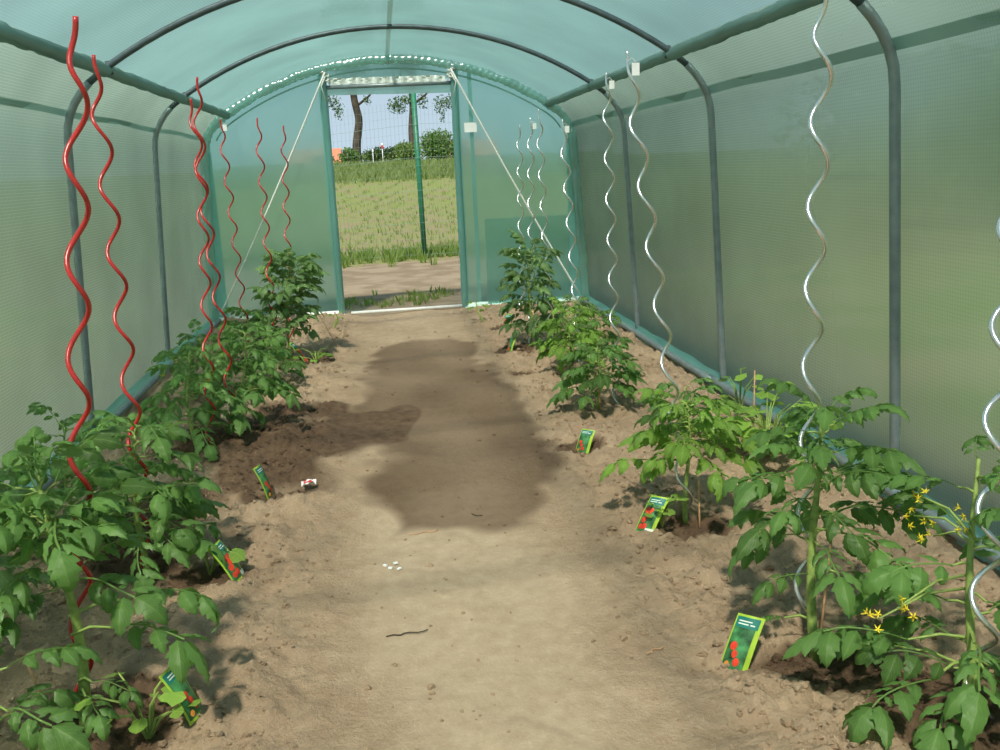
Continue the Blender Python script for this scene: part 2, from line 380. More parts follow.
# door side hems: doubled film strips beside the posts, the corner wraps and the patch
for x0, x1, z1 in ((-.53, -.49, None), (.49, .53, None), (.60, .63, None), (1.36, 1.47, 1.30), (-1.47, -1.37, 1.3)):
    mb = MB(); zz = (lambda x: min(zt(x)-.03, z1 or 9))
    wall_panel(mb, np.linspace(x0, x1, 9), lambda x: 0., zz, 40, L-.012, .007); mb.build('film_hem', M['film_hem'], wb)
mb = MB(); wall_panel(mb, np.linspace(.68, 1.36, 20), lambda x: 0., lambda x: .70, 12, L-.03, .004); mb.build('film_patch', film('patch_film', tint=(.62, .86, .82), tl=(.32, .57, .51), wt=.2, wr=.45, wl=.2, grid=.2), wb)
# ruched edge gathered over the end hoop
def ruche(i0, i1, r0, amp, y, name, off, fr=70):
    p, s = resample(profile(off)[i0:i1], 520); k = 12
    P = np.stack([p[:, 0], np.full(len(p), y), p[:, 1]], 1); P, T, A, B = frames(P); V = []
    for i in range(len(P)):
        for j in range(k):
            a = j*2*PI/k
            rr = r0*(1 + amp*math.sin(s[i]*fr + 2.5*nz(s[i]*6, a*.6) + a*.8) + .35*nz(s[i]*9, math.cos(a), math.sin(a)))
            V.append(P[i] + rr*(A[i]*math.cos(a)+B[i]*math.sin(a))*np.array((1.3, .7, 1.3)))
    f = [(i*k+j, i*k+(j+1) % k, (i+1)*k+(j+1) % k, (i+1)*k+j) for i in range(len(P)-1) for j in range(k)]
    mb = MB(); mb.add(V, f, [(j*.01, s[i]) for i in range(len(P)) for j in range(k)]); return mb.build(name, M['film_ruched'], wb)
ruche(14, NP-14, .024, .09, L-.035, 'ruched_edge', -.012, 130)
ruche(0, 15, .026, .10, L-.03, 'corner_fold', -.01, 18); ruche(NP-15, NP, .026, .10, L-.03, 'corner_fold', -.01, 18)
mb = MB(); q = profile(-.075)[16:NP-16]; tube(mb, np.stack([q[:, 0], np.full(len(q), L-.01), q[:, 1]], 1), .006, 8); mb.build('hem_cord', M['film_ruched'], wb)
# door frame
dr = empty('door_1', (0, L-.02, 0)); tag(dr, kind='structure')
for x in (-.487, .487):
    mb = MB(); tube(mb, [(x, 0, 0), (x, 0, 1.86)], .017, 10); mb.build('door_post', M['steel'], dr)
    mb = MB(); G = np.zeros((7, 60, 3)); 
    for i in range(7):
        for j, z in enumerate(np.linspace(.0, 1.83, 60)):
            a = -.3+i/6*(PI+.6); rr = .024+.003*nz(i, z*5, x)
            G[i, j] = (x + math.copysign(1, x)*.005 + rr*math.cos(a)*1.1, -rr*math.sin(a), z)
    sheet(mb, G, np.zeros((7, 60, 2))); mb.build('film_wrap', M['film_hem'], dr)
    mb = MB(); box(mb, (x, -.01, 1.855), (.045, .04, .05)); tube(mb, [(x, -.03, 1.84), (x, -.055, 1.84)], .010, 8); mb.build('post_clamp', M['alu'], dr)
mb = MB(); tube(mb, [(-.485, 0, 1.735), (.485, 0, 1.742)], .015, 10); mb.build('header_pipe', M['steel'], dr)
G = np.zeros((120, 7, 3))
for i, x in enumerate(np.linspace(-.45, .43, 120)):
    for j in range(7): G[i, j] = (x, -.01+.012*math.sin(x*95+nz(x*9, j)*3)*(j/6), 1.752 + .046*j/6 + .006*nz(x*14, 3)*(j/6))
mb = MB(); sheet(mb, G); mb.build('gathered_hem', simple('shiny_white_hem', (.74, .82, .78), .3, .1, .15, 60), dr)
G = np.zeros((60, 5, 3))
for i, x in enumerate(np.linspace(-.47, .47, 60)):
    for j in range(5): G[i, j] = (x, .006+.004*nz(x*8, j), 1.73 - (.052+.010*(x+.5))*j/4)
mb = MB(); sheet(mb, G); mb.build('hem_flap', M['film_ruched'], dr)
mb = MB(); tube(mb, [(-.42, 0, .012), (.47, 0, .016)], .013, 10); mb.build('door_sill', M['white_rail'], dr)
for x0, x1 in ((-1.46, -.47), (.49, 1.46)):
    mb = MB(); G = np.zeros((70, 5, 3))
    for i, x in enumerate(np.linspace(x0, x1, 70)):
        for j, (yy, z) in enumerate(((-.005, .075), (-.016, .06), (-.02, .04), (-.03, .02), (-.05, .008))):
            G[i, j] = (x, L-.01+yy+.006*nz(x*9, j), z*.5+.004*nz(x*12, j, 3))
    sheet(mb, G); mb.build('bottom_rail', M['white_rail'] if x0 < 0 else simple('pale_film_edge', (.55, .74, .70), .4, 0, .2), wb)
# ropes, label
for sx, nm in ((-1, 'left'), (1, 'right')):
    r = empty('bracing_rope', (sx*.47, L-.07, 1.84), 'white bracing rope running diagonally down across the %s panel of the back wall' % nm, 'rope')
    a = np.array((0, 0, 0)); b = np.array((sx*.95, -.02, -1.77))
    mb = MB(); tube(mb, [a+(b-a)*t+np.array((0, 0, -.03*math.sin(PI*t))) for t in np.linspace(0, 1, 16)], .0075, 6); mb.build('rope', M['rope'], r)
    mb = MB()
    for q in range(4):
        a0 = q*1.3; tube(mb, [(.022*math.cos(t+a0)*1.1, .02*math.sin(t+a0)+.03, -.02-.016*q+.012*math.sin(2*t)) for t in np.linspace(0, 2*PI, 14)], .005, 5)
    tube(mb, [(0, .0, -.03), (sx*.035, -.01, -.10), (sx*.01, -.01, -.20)], .0045, 5)
    mb.build('knot', M['rope'], r)
mb = MB(); G = np.array([[(x*.098-.049, -.004*math.cos(x*3), z*.072-.036) for z in np.linspace(0, 1, 3)] for x in np.linspace(0, 1, 6)]); sheet(mb, G)
tag(mb.build('paper_label', M['card']), 'small blank white label stuck to the back wall right of the doorway', 'label').location = (.605, L-.03, 1.405)
# ------------------------------------------------------------------ soil floor
def sm(a, b, x):
    t = min(1, max(0, (x-a)/(b-a))); return t*t*(3-2*t)
WETS = [(-.30, 3.9, .42, .55), (-.72, 3.75, .50, .75), (-.66, 3.35, .30, .30), (.78, 1.68, .17, .14), (.80, 2.50, .19, .12), (-.66, 2.45, .2, .1), (-.74, 1.75, .2, .16),
        (.60, 3.35, .12, .10), (-.58, 3.1, .15, .1), (-.95, 2.8, .3, .5), (.66, 6.15, .12, .12), (.62, 4.7, .12, .12), (.62, 5.35, .14, .12), (-.62, 5.5, .2, .25), (.95, 1.45, .2, .2)]
PATHW = [(2.62, -.22, .30), (2.9, -.26, .44), (3.2, -.25, .52), (3.6, -.30, .54), (4.1, -.38, .52), (4.6, -.25, .50), (5.2, -.24, .46), (5.7, -.18, .44), (6.0, .0, .3)]
PW = np.array(PATHW)
def wetness(x, y):
    w = 0.
    x0 = np.interp(y, PW[:, 0], PW[:, 1]); x1 = np.interp(y, PW[:, 0], PW[:, 2])
    jx = .16*nz(x*2.2, y*2.2, 7)+.06*nz(x*8, y*8, 3); jy = .22*nz(x*2.5, y*1.5, 9)+.05*nz(x*9, y*9, 1)
    d = min(x-x0+jx, x1-x+jx, (y+jy-(2.68-.1*(x+.2)))*.8, (6.0-y)*.6)
    w = sm(-.07, .09, d)*(.64 + .16*nz(x*3, y*2.2, 14))
    for cx, cy, rx, ry in WETS:
        q = math.hypot((x-cx)/rx, (y-cy)/ry) + .5*nz(x*5, y*5, cx)
        w = max(w, .98*(1-sm(.35, 1.2, q)))
    return w
def soil_h(x, y):
    bed = sm(.30, .60, abs(x-.05)); far = sm(3.2, 7, y)
    n1 = noise.noise(Vector((x*1.7, y*1.7, 0)))*.022
    n2 = noise.fractal(Vector((x*9, y*9, 1.3)), .9, 2.1, 4)
    n3 = abs(noise.noise(Vector((x*34, y*34, 5))))
    h = n1 + bed*(.030*n2 + .030*n3 + .014) + (1-bed)*(.003*n2 + .0025*n3)
    for cx, cy, rx, ry in WETS[3:]:
        q = math.hypot((x-cx)/(rx*.8), (y-cy)/(ry*.9)); 
        if q < 1.4: h -= .028*math.exp(-q*q*1.5)
    # footprints-like ledge on the left of the path
    h += .006*sm(0, .3, nz(x*4, y*4, 20))
    return h - .012 - .035*sm(1.36, 1.46, abs(x))
ys = [YN]
while ys[-1] < .9: ys.append(ys[-1]+.05)
while ys[-1] < L+.02: ys.append(ys[-1] + max(.007, .0062*ys[-1]))
ys = np.array(ys); xs = np.linspace(-1.53, 1.53, 290)
G = np.zeros((len(xs), len(ys), 3)); wet = np.zeros((len(xs), len(ys))); pth = np.zeros_like(wet)
for i, x in enumerate(xs):
    for j, y in enumerate(ys):
        G[i, j] = (x, y, soil_h(x, y)); 
        wet[i, j] = wetness(x, y)
        c0 = .03 + .04*math.sin(y*1.3)
        pth[i, j] = (1-sm(.12, .36, abs(x-c0)+.10*nz(x*3, y*2, 33)))*(.9 if y < 3.0 else .35)
mb = MB(); sheet(mb, G)
tag(mb.build('floor', M['soil'], attrs={'wet': wet.ravel(), 'path': pth.ravel()}), kind='structure')
def clod_template(rng):
    v = np.array([(math.cos(a)*math.cos(b), math.sin(a)*math.cos(b), math.sin(b)) for b in (-.9, 0, .9) for a in np.arange(6)*PI/3+b] + [(0, 0, 1.), (0, 0, -1.)])
    f = [(r*6+j, r*6+(j+1) % 6, (r+1)*6+(j+1) % 6, (r+1)*6+j) for r in range(2) for j in range(6)]
    f += [(12+j, 12+(j+1) % 6, 18) for j in range(6)] + [(j, 19, (j+1) % 6) for j in range(6)]
    return v*rng.uniform(.65, 1.25, (20, 1)), f
rng = np.random.default_rng(5)
tm = [clod_template(rng) for _ in range(6)]
mb = MB(); cnt = 0; cw = []
while cnt < 13000:
    x = rng.uniform(-1.35, 1.35); y = 1.1 + 6*rng.random()**1.7
    pr = .05 + .95*sm(.3, .6, abs(x-.03)) 
    if rng.random() > pr*(.35+.65*(nz(x*4, y*4, 2) > .0)): continue
    s = rng.choice([.0022, .0035, .005, .009], p=[.28, .36, .26, .10])*rng.uniform(.7, 1.4)
    v, f = tm[rng.integers(6)]
    mb.add(v*s*np.array((1.2, 1, .7)) + np.array((x, y, soil_h(x, y)+s*.25)), f); cnt += 1; cw += [wetness(x, y)]*20
tag(mb.build('soil_clods', M['soil'], smooth=False, attrs={'wet': cw, 'path': np.zeros(len(cw))}), 'loose brown crumbs and clods of soil scattered over the planting beds', 'soil', kind='stuff')
# ------------------------------------------------------------------ plants
def leaflet(rng, lobes=3, n=10, wmax=.34, droop=.5, fold=.25):
    """unit-length leaflet along +x with toothed outline; returns verts, faces, uv"""
    ts = np.linspace(0, 1, n+1); V = []; U = []
    ph = rng.uniform(0, 1)
    ang = 0; x = z = 0; dr = droop/n
    for i, t in enumerate(ts):
        w = wmax*(math.sin(PI*min(1, t**.68))**.85)*(1-.22*t) if 0 < t < 1 else 0.003
        sw = .5+.5*math.cos(2*PI*(t*lobes*1.35+ph)); alt = (i % 2)
        w *= 1 - .24*sw + (.07 if alt else -.07)
        for k, s in enumerate((-1, -.5, 0, .5, 1)):
            V.append((x - abs(s)*w*.22*(1-alt), s*w, z - fold*abs(s)**1.4*w + .10*w*math.sin(t*19+abs(s)*4+ph*6)))
            U.append((t, s))
        ang -= dr*(1+t); x += math.cos(ang)/n; z += math.sin(ang)/n
    f = [(i*5+j, (i+1)*5+j, (i+1)*5+j+1, i*5+j+1) for i in range(n) for j in range(4)]
    return np.array(V), f, np.array(U)
def rotm(az, el, roll=0):
    ca, sa, ce_, se = math.cos(az), math.sin(az), math.cos(el), math.sin(el)
    X = np.array((ca*ce_, sa*ce_, se)); Y = np.array((-sa, ca, 0)); Z = np.cross(X, Y)
    Y2 = Y*math.cos(roll)+Z*math.sin(roll); Z2 = np.cross(X, Y2)
    return np.stack([X, Y2, Z2], 1)
def leaf_template(rng, pairs=3, fine=True):
    """compound tomato leaf, unit length along +x, arching down"""
    V, F, U, n = [], [], [], 0
    P = []; ang = rng.uniform(.15, .45); x = z = 0
    K = 10; bend = rng.uniform(1.0, 1.7)
    for i in range(K+1):
        P.append((x, .02*math.sin(i*.8), z)); x += math.cos(ang)/K; z += math.sin(ang)/K; ang -= bend/K
    P = np.array(P)
    def at(t): 
        q = t*K; i = min(K-1, int(q)); a = P[i]+(P[i+1]-P[i])*(q-i); d = P[i+1]-P[i]; return a, math.atan2(d[2], d[0])
    items = [(.66, 0, .44, 0)]
    for k in range(pairs):
        t = .62 - k*.20 + rng.uniform(-.02, .02); s = (.36, .31, .24, .18)[k]
        for sg in (-1, 1): items.append((t, sg*rng.uniform(.85, 1.25), s*rng.uniform(.85, 1.15), sg))
        if k < 2 and rng.random() < .8:
            for sg in (-1, 1): items.append((t-.09, sg*1.4, s*.33, sg))
    for t, az, s, sg in items:
        a, el = at(t)
        v, f, u = leaflet(rng, 3 if s > .25 else 2, 11 if fine and s > .2 else 7, rng.uniform(.27, .35), rng.uniform(.5, 1.4), rng.uniform(.1, .55))
        R_ = rotm(az, el*math.cos(az) + rng.uniform(-.25, .2), rng.uniform(-.3, .3) - sg*.15)
        v = (v + np.array((.12, 0, 0)))*s @ R_.T + a
        V.append(v); U.append(u); F += [tuple(q+n for q in g) for g in f]; n += len(v)
    # rachis ribbon
    w = .010
    rv = []
    for i in range(8): rv += [P[i]+np.array((0, -w, 0)), P[i]+np.array((0, 0, -w*1.2)), P[i]+np.array((0, w, 0))]
    F += [(n+i*3+j, n+(i+1)*3+j, n+(i+1)*3+j+1, n+i*3+j+1) for i in range(7) for j in range(2)]
    V.append(np.array(rv)); U.append(np.tile([.5, .02], (24, 1)))
    return np.vstack(V), F, np.vstack(U)
rng = np.random.default_rng(11)
LT = [leaf_template(rng, 3, True) for _ in range(10)]
LTs = [leaf_template(rng, 2, False) for _ in range(6)]
def star_flower(mb, c, r, rng):
    az0 = rng.uniform(0, 6); R_ = rotm(rng.uniform(0, 6), rng.uniform(-.9, .5))
    V = [(.0, 0, 0)]; f = []
    for k in range(5):
        a = az0+k*2*PI/5
        for da, rr, h in ((-.35, .45, .1), (0, 1.0, -.35), (.35, .45, .1)):
            V.append((h*r, rr*r*math.cos(a+da), rr*r*math.sin(a+da)))
        b = 1+k*3; f += [(0, b, b+1), (0, b+1, b+2)]
    mb.add(np.array(V) @ R_.T + np.array(c), f)
    tube(mb, [np.array(c), np.array(c)+R_[:, 0]*r*.8], [r*.25, r*.05], 5)
def plant(x, y, h, nl, ll, label, seed, lean=(0, 0), m='leaf', low=0., zmin=.06, group='tomato plants', flowers=(), extra=(), top_size=.6, stem_r=.008, cane=None, tmpl=None, az_bias=None, bushy=False, name='tomato_plant'):
    rng = np.random.default_rng(seed); z0 = soil_h(x, y)-.01
    e = empty(name, (x, y, z0), label, 'plant', group)
    K = 12
    st = [np.array((lean[0]*t**1.3 + .012*math.sin(t*5+seed), lean[1]*t**1.3 + .012*math.cos(t*4+seed), h*t)) for t in np.linspace(0, 1, K+1)]
    mb = MB(); tube(mb, st, np.linspace(stem_r, stem_r*.35, K+1), 8); 
    fol = MB(); T = tmpl or LT
    az = rng.uniform(0, 6)
    for i in range(nl):
        t = (zmin + (1-zmin)*((i+.5)/nl)**(1-.0)) 
        az += 2.4 + rng.uniform(-.4, .4)
        a_ = az if az_bias is None else az_bias[0] + (((az+PI) % (2*PI))-PI)*az_bias[1]
        p = np.array([np.interp(t*K, range(K+1), [q[c] for q in st]) for c in range(3)])
        if bushy: t = zmin + (1-zmin)*((i+.5)/nl)**.7
        if bushy: t = min(1, t + rng.uniform(-.06, .06))
        size = ll*(1.0 - (1-top_size)*max(0, t-.4)/.6)*rng.uniform(.8, 1.15)
        if t < .25: size *= .8
        el = rng.uniform(-.15, .35)*(2.2 if bushy else 1) + .75*max(0, t-.55)
        v, f, u = T[rng.integers(len(T))]
        pe = .16*size
        R_ = rotm(a_, el, rng.uniform(-.35, .35))
        v = (v*size) @ R_.T + p + R_[:, 0]*pe
        v[:, 2] = np.maximum(v[:, 2], .008)
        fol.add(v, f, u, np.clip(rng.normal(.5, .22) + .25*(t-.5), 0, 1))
        tube(mb, [p, p+R_[:, 0]*pe*.6+np.array((0, 0, .004)), p+R_[:, 0]*pe*1.3], [.0032, .0028, .002], 5, False)
    for (ax, el, dist, zz, size) in extra:      # placed single leaves on long petioles
        p = np.array((lean[0]*(zz/h)**1.3, lean[1]*(zz/h)**1.3, zz)); R_ = rotm(ax, el, 0)
        q = p + R_[:, 0]*dist
        tube(mb, [p, (p+q)/2+np.array((0, 0, .01)), q], [.0035, .003, .0022], 6, False)
        v, f, u = T[rng.integers(len(T))]; v = v*size @ rotm(ax, el*.3, rng.uniform(-.2, .2)).T + q; v[:, 2] = np.maximum(v[:, 2], .006)
        fol.add(v, f, u, rng.uniform(.4, .9))
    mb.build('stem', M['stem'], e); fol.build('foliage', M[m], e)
    for fx, fy, fz in flowers:
        fb = MB(); c = np.array((fx-x, fy-y, fz-z0)); 
        for q in range(4): star_flower(fb, c + rng.uniform(-.022, .022, 3), .0105, rng)
        fb.build('flower_cluster', M['flower'], e)
        base = np.array((lean[0]*.6, lean[1]*.6, min(h*.7, c[2])))
        tb = MB(); tube(tb, [base, (base+c)/2+np.array((0, 0, .02)), c], [.003, .0025, .0018], 6); tb.build('flower_stalk', M['stem'], e)
    return e
# left row, near to far
plant(-.90, 1.52, .26, 11, .26, 'low tomato plant cut by the left edge, in front of the tall red spiral', 30, (.04, .02), 'leaf', zmin=.15)
plant(-.80, 1.75, .54, 32, .25, 'large tomato plant at the foot of the nearest red spiral, front of the left row', 12, (-.02, .06), 'leaf', zmin=.60, stem_r=.014, bushy=True, extra=[(-1.9, .7, .05, .48, .20), (-1.2, .5, .07, .45, .22), (2.8, .3, .08, .50, .22), (-2.4, .4, .06, .42, .2), (-.35, .25, .10, .22, .24), (.25, .1, .12, .26, .22), (-1.0, .1, .04, .10, .14), (-.3, .0, .03, .12, .12)])
plant(-1.12, 2.05, .46, 24, .23, 'tomato plant against the left wall beside the nearest plant', 77, (0, .03), 'leaf_dark', zmin=.4)
plant(-.86, 2.47, .46, 44, .22, 'bushy tomato plant at the second red spiral of the left row', 14, (.02, .04), 'leaf', zmin=.3, stem_r=.010, extra=[(-1.7, .6, .08, .46, .20), (-1.0, .5, .07, .44, .2), (-2.2, .5, .07, .42, .2), (.3, .0, .09, .15, .15)])
plant(-.95, 3.68, .40, 30, .21, 'tomato plant at the third red spiral, beside bare dark soil on the left', 15, (0, .03), 'leaf', zmin=.25, stem_r=.009)
plant(-.78, 3.92, .44, 36, .21, 'tomato plant at the fourth red spiral with a leaf drooping over the dark soil', 16, (.02, .05), 'leaf', zmin=.22, extra=[(-.5, .15, .12, .18, .20)])
plant(-1.06, 4.6, .34, 32, .21, 'tomato plant in the middle of the left row near the film wall', 18, (0, .0), 'leaf', zmin=.2)
plant(-.95, 5.45, .32, 34, .20, 'tomato plant at the fifth red spiral in the left row', 19, (0, .0), 'leaf', zmin=.15)
plant(-.76, 4.80, .32, 32, .19, 'low tomato plant in the left row just in front of the tall one', 20, (0, 0), 'leaf', zmin=.2)
plant(-.75, 5.55, .56, 80, .19, 'tall feathery tomato plant left of the doorway, last but one in the left row', 21, (.05, .02), 'leaf_dark', zmin=.30, top_size=1.05, bushy=True)
# right row, near to far
plant(.97, 1.46, .50, 17, .25, 'tomato plant with yellow flowers at the right edge beside the nearest silver spiral', 40, (.05, .10), 'leaf', zmin=.12, stem_r=.011,
      flowers=[(.93, 1.62, .36), (.95, 1.58, .33), (.985, 1.55, .37), (.78, 1.42, .27), (.755, 1.44, .24), (.93, 1.6, .41)],
      extra=[(2.9, -.05, .12, .16, .24), (3.4, -.2, .10, .12, .22), (3.9, -.25, .06, .10, .22), (2.3, .0, .14, .10, .2), (-1.6, -.1, .06, .12, .2)])
plant(.79, 1.75, .56, 32, .25, 'large tomato plant on a bare thick stem beside the picture tag in the right foreground', 41, (.03, .08), 'leaf', zmin=.46, stem_r=.013, extra=[(.0, .1, .10, .17, .18), (3.3, .2, .02, .20, .15), (3.0, .15, .07, .09, .06), (-.4, .1, .05, .2, .14)])
plant(.77, 2.55, .39, 34, .22, 'bright tomato plant on the right beside a red picture tag and a small round-leaved weed', 42, (0, .03), 'leaf_bright', zmin=.52, stem_r=.009, extra=[(2.9, .1, .1, .20, .2)])
plant(.80, 3.86, .29, 34, .20, 'low bushy tomato plant at the third silver spiral from the front', 43, (0, .02), 'leaf', zmin=.3)
plant(1.02, 3.3, .24, 16, .2, 'low tomato leaves between the second and third right plants near the base rail', 51, (0, .0), 'leaf', zmin=.3)
plant(-1.12, 2.75, .40, 24, .22, 'tomato plant behind the nearest bushes, close to the left film wall', 52, (0, .0), 'leaf', zmin=.3)
plant(.82, 4.62, .34, 34, .21, 'bright green tomato plant at the silver spiral near the right rear corner', 44, (0, .0), 'leaf_bright', zmin=.3)
plant(1.04, 4.9, .26, 24, .18, 'low tomato plant close to the right film wall near the rear corner', 47, (0, .0), 'leaf', zmin=.3)
plant(1.12, 5.9, .20, 20, .18, 'low tomato plant in the far right corner under the bracing rope', 48, (0, .0), 'leaf_dark', zmin=.3)
plant(.73, 5.40, .58, 62, .18, 'tall loose tomato plant right of the doorway, last of the right row', 45, (.03, .02), 'leaf_dark', zmin=.12, top_size=1.05, bushy=True)
plant(.55, 6.4, .16, 4, .12, 'tiny seedling at the foot of the back wall right of the doorway', 46, (-.05, 0), 'weed', zmin=.5, group='seedlings by the doorway')
plant(-.52, 6.5, .12, 4, .09, 'tiny seedling at the foot of the back wall left of the doorway', 49, (.03, 0), 'weed', zmin=.5, group='seedlings by the doorway')
# flowering weed at the left wall
plant(-1.30, 5.0, .18, 7, .12, 'thin weed with yellow flowers beside the left film wall', 50, (0, .0), 'leaf_dark', zmin=.3, name='flowering_weed', group='weeds along the walls', tmpl=LTs,
      flowers=[(-1.33, 5.05, .17), (-1.27, 4.98, .15), (-1.35, 4.9, .10), (-1.25, 5.15, .2)])
# rounded-leaf plants
def round_leaf(rng):
    n = 14; V = [(0, 0, 0)]; U = [(0, 0)]
    for k in range(n):
        a = k*2*PI/n; r = .5*(1+.10*math.cos(5*a)+rng.uniform(-.04, .04))*(1-.35*math.exp(-((abs(a-PI))/.35)**2))
        V.append((r*math.cos(a)+.5, r*math.sin(a), -.12*r*r*4*rng.uniform(.4, 1.2))); U.append(((r*math.cos(a)+.5), math.sin(a)))
    V[0] = (.5, 0, .03); f = [(0, 1+k, 1+(k+1) % n) for k in range(n)]
    return np.array(V), f, np.array(U)
RL = [round_leaf(np.random.default_rng(i)) for i in range(4)]
def round_plant(x, y, h, nl, ls, label, seed, spread=.12, m='weed', cat='plant', name='squash_seedling'):
    rng = np.random.default_rng(seed); e = empty(name, (x, y, soil_h(x, y)), label, cat)
    mb = MB(); fo = MB()
    for i in range(nl):
        az = i*2.4+rng.uniform(-.4, .4); d = spread*rng.uniform(.2, 1); z = h*rng.uniform(.35, 1)
        p = np.array((d*math.cos(az), d*math.sin(az), z))
        tube(mb, [(0, 0, 0), p*np.array((.4, .4, .75)), p], [.0035, .003, .002], 5, False)
        v, f, u = RL[rng.integers(4)]
        fo.add(v*ls*rng.uniform(.6, 1.2) @ rotm(az, rng.uniform(-.5, .2), rng.uniform(-.4, .4)).T + p, f, u, rng.uniform(.2, 1))
    mb.build('stem', M['stem'], e); fo.build('foliage', M[m], e); return e
round_plant(1.22, 3.00, .22, 44, .085, 'pale green rounded-leaf plant against the right wall around a thin cane', 60, .20)
round_plant(1.32, 3.50, .22, 8, .045, 'small curling pale shoot at the end of the base rail', 61, .07)
round_plant(.665, 2.49, .10, 16, .032, 'small round-leaved weed right beside the tomato tag at the second plant', 62, .05, name='small_weed')
round_plant(-1.34, 5.55, .12, 14, .04, 'small leafy weed at the foot of the left wall near the corner', 63, .14, 'leaf_dark', name='small_weed')
round_plant(-.68, 2.47, .14, 6, .045, 'pale wilting shoot beside the middle left tag', 64, .08, name='small_weed')
round_plant(-.58, 5.45, .10, 10, .05, 'low pale weed at the foot of the tall tomato plant left of the doorway', 65, .10, 'leaf_bright', name='small_weed')
round_plant(-.67, 1.72, .15, 9, .05, 'pale young shoot in front of the nearest left tag', 66, .09, name='small_weed')
# ------------------------------------------------------------------ canes
def cane(x, y, h, lean, label):
    z = soil_h(x, y)-.02; mb = MB(); tube(mb, [(0, 0, 0), (lean[0]*.5, lean[1]*.5, h*.5), (lean[0], lean[1], h)], [.0032, .003, .0026], 6)
    o = mb.build('cane', M['stick'], None); o.location = (x, y, z); tag(o, label, 'stick')
cane(1.22, 3.12, .30, (.005, .01), 'thin upright pinkish cane among rounded leaves at the right wall')
cane(.80, 1.75, .30, (.055, .06), 'thin dry cane leaning beside the thick stem of the right foreground tomato plant')
cane(.79, 2.50, .20, (0, .02), 'thin dry cane upright beside the stem at the second right plant')
cane(.80, 3.83, .20, (-.01, .02), 'thin dry cane in the third right plant')
cane(.76, 5.32, .24, (-.01, .02), 'thin dry cane in the tall plant right of the doorway')
cane(-.47, 5.85, .20, (-.09, .02), 'pale thin cane slanting in the soil left of the doorway')
cane(-.88, 1.80, .14, (-.05, .03), 'short dry cane end standing behind the nearest left plant')
# ------------------------------------------------------------------ spiral stakes
def spiral(x, y, top, zleft, m, label, ph_dir=-1, pitch=.176, r=.0195, wire=.0046, h=1.42, tag_at=False, wave0=.05):
    e = empty('spiral_stake', (x, y, 0), label, 'plant stake', 'red spiral stakes of the left row' if m == 'red' else 'silver spiral stakes of the right row')
    P = []; zs = np.linspace(-.12, h, int(h/pitch*20))
    for z in zs:
        t = max(0, z)/h; amp = r*sm(0, .13, h-z)
        a = 2*PI*(z-zleft)/pitch*ph_dir + PI
        P.append((top[0]*t + amp*math.cos(a), top[1]*t + amp*math.sin(a), z))
    mb = MB(); tube(mb, P, wire, 8); mb.build('rod', M['red' if m == 'red' else 'alu'], e)
    if tag_at:
        mb = MB(); box(mb, (top[0]+.022, -.008, h-.05), (.022, .002, .034)); tube(mb, [(top[0], 0, h-.03), (top[0]+.01, -.01, h-.02), (top[0]+.022, -.008, h-.03)], .0012, 4)
        mb.build('price_tag', M['card'], e, smooth=False)
    return e
spiral(-.834, 1.83, (.187, 0), 1.157, 'red', 'tall red spiral stake at the left front, nearest the camera', h=1.40, wire=.0052, pitch=.19)
spiral(-.857, 2.52, (.04, 0), 1.278, 'red', 'red spiral stake crossing just behind the nearest one', h=1.42, wire=.005)
spiral(-.89, 3.70, (.11, 0), 1.317, 'red', 'red spiral stake standing in front of the second hoop post, left of its pair', h=1.48)
spiral(-.80, 3.79, (-.03, 0), .979, 'red', 'red spiral stake twisted together with its twin at the top, right of the pair', h=1.41)
spiral(-.97, 5.43, (-.02, 0), 1.26, 'red', 'red spiral stake just inside the left rear corner post, with a white tag', h=1.43, tag_at=True)
spiral(-.82, 5.47, (.03, 0), 1.251, 'red', 'red spiral stake running down into the tall plant left of the doorway', h=1.43)
spiral(-.78, 6.01, (.08, 0), 1.261, 'red', 'shortest looking red spiral stake, closest to the doorway on the left', h=1.41)
spiral(.812, 1.85, (-.005, 0), 1.151, 'alu', 'silver spiral stake rising above the right foreground tomato plant', h=1.45, wire=.005)
spiral(.777, 2.58, (-.183, 0), 1.191, 'alu', 'leaning silver spiral stake with a white tag, third from the right edge', h=1.40, tag_at=True)
spiral(.90, 3.92, (-.03, 0), 1.284, 'alu', 'silver spiral stake left of the rear hoop post on the right, with tag', h=1.47, tag_at=True)
spiral(.89, 4.64, (-.07, 0), 1.145, 'alu', 'silver spiral stake in front of the right rear corner with a white tag', h=1.32, tag_at=True)
spiral(.84, 5.27, (-.03, 0), 1.212, 'alu', 'silver spiral stake right of a close pair in front of the back wall', h=1.41)
spiral(.77, 5.56, (.04, 0), 1.221, 'alu', 'silver spiral stake with a white tag in the close pair right of the doorway', h=1.38, tag_at=True)
spiral(.78, 6.01, (.03, 0), 1.233, 'alu', 'leftmost silver spiral stake, nearest to the doorway', h=1.36)
spiral(.99, 1.46, (-.01, 0), .589, 'alu', 'silver spiral stake cut by the right edge of the picture', h=1.40, wire=.0055, r=.026)
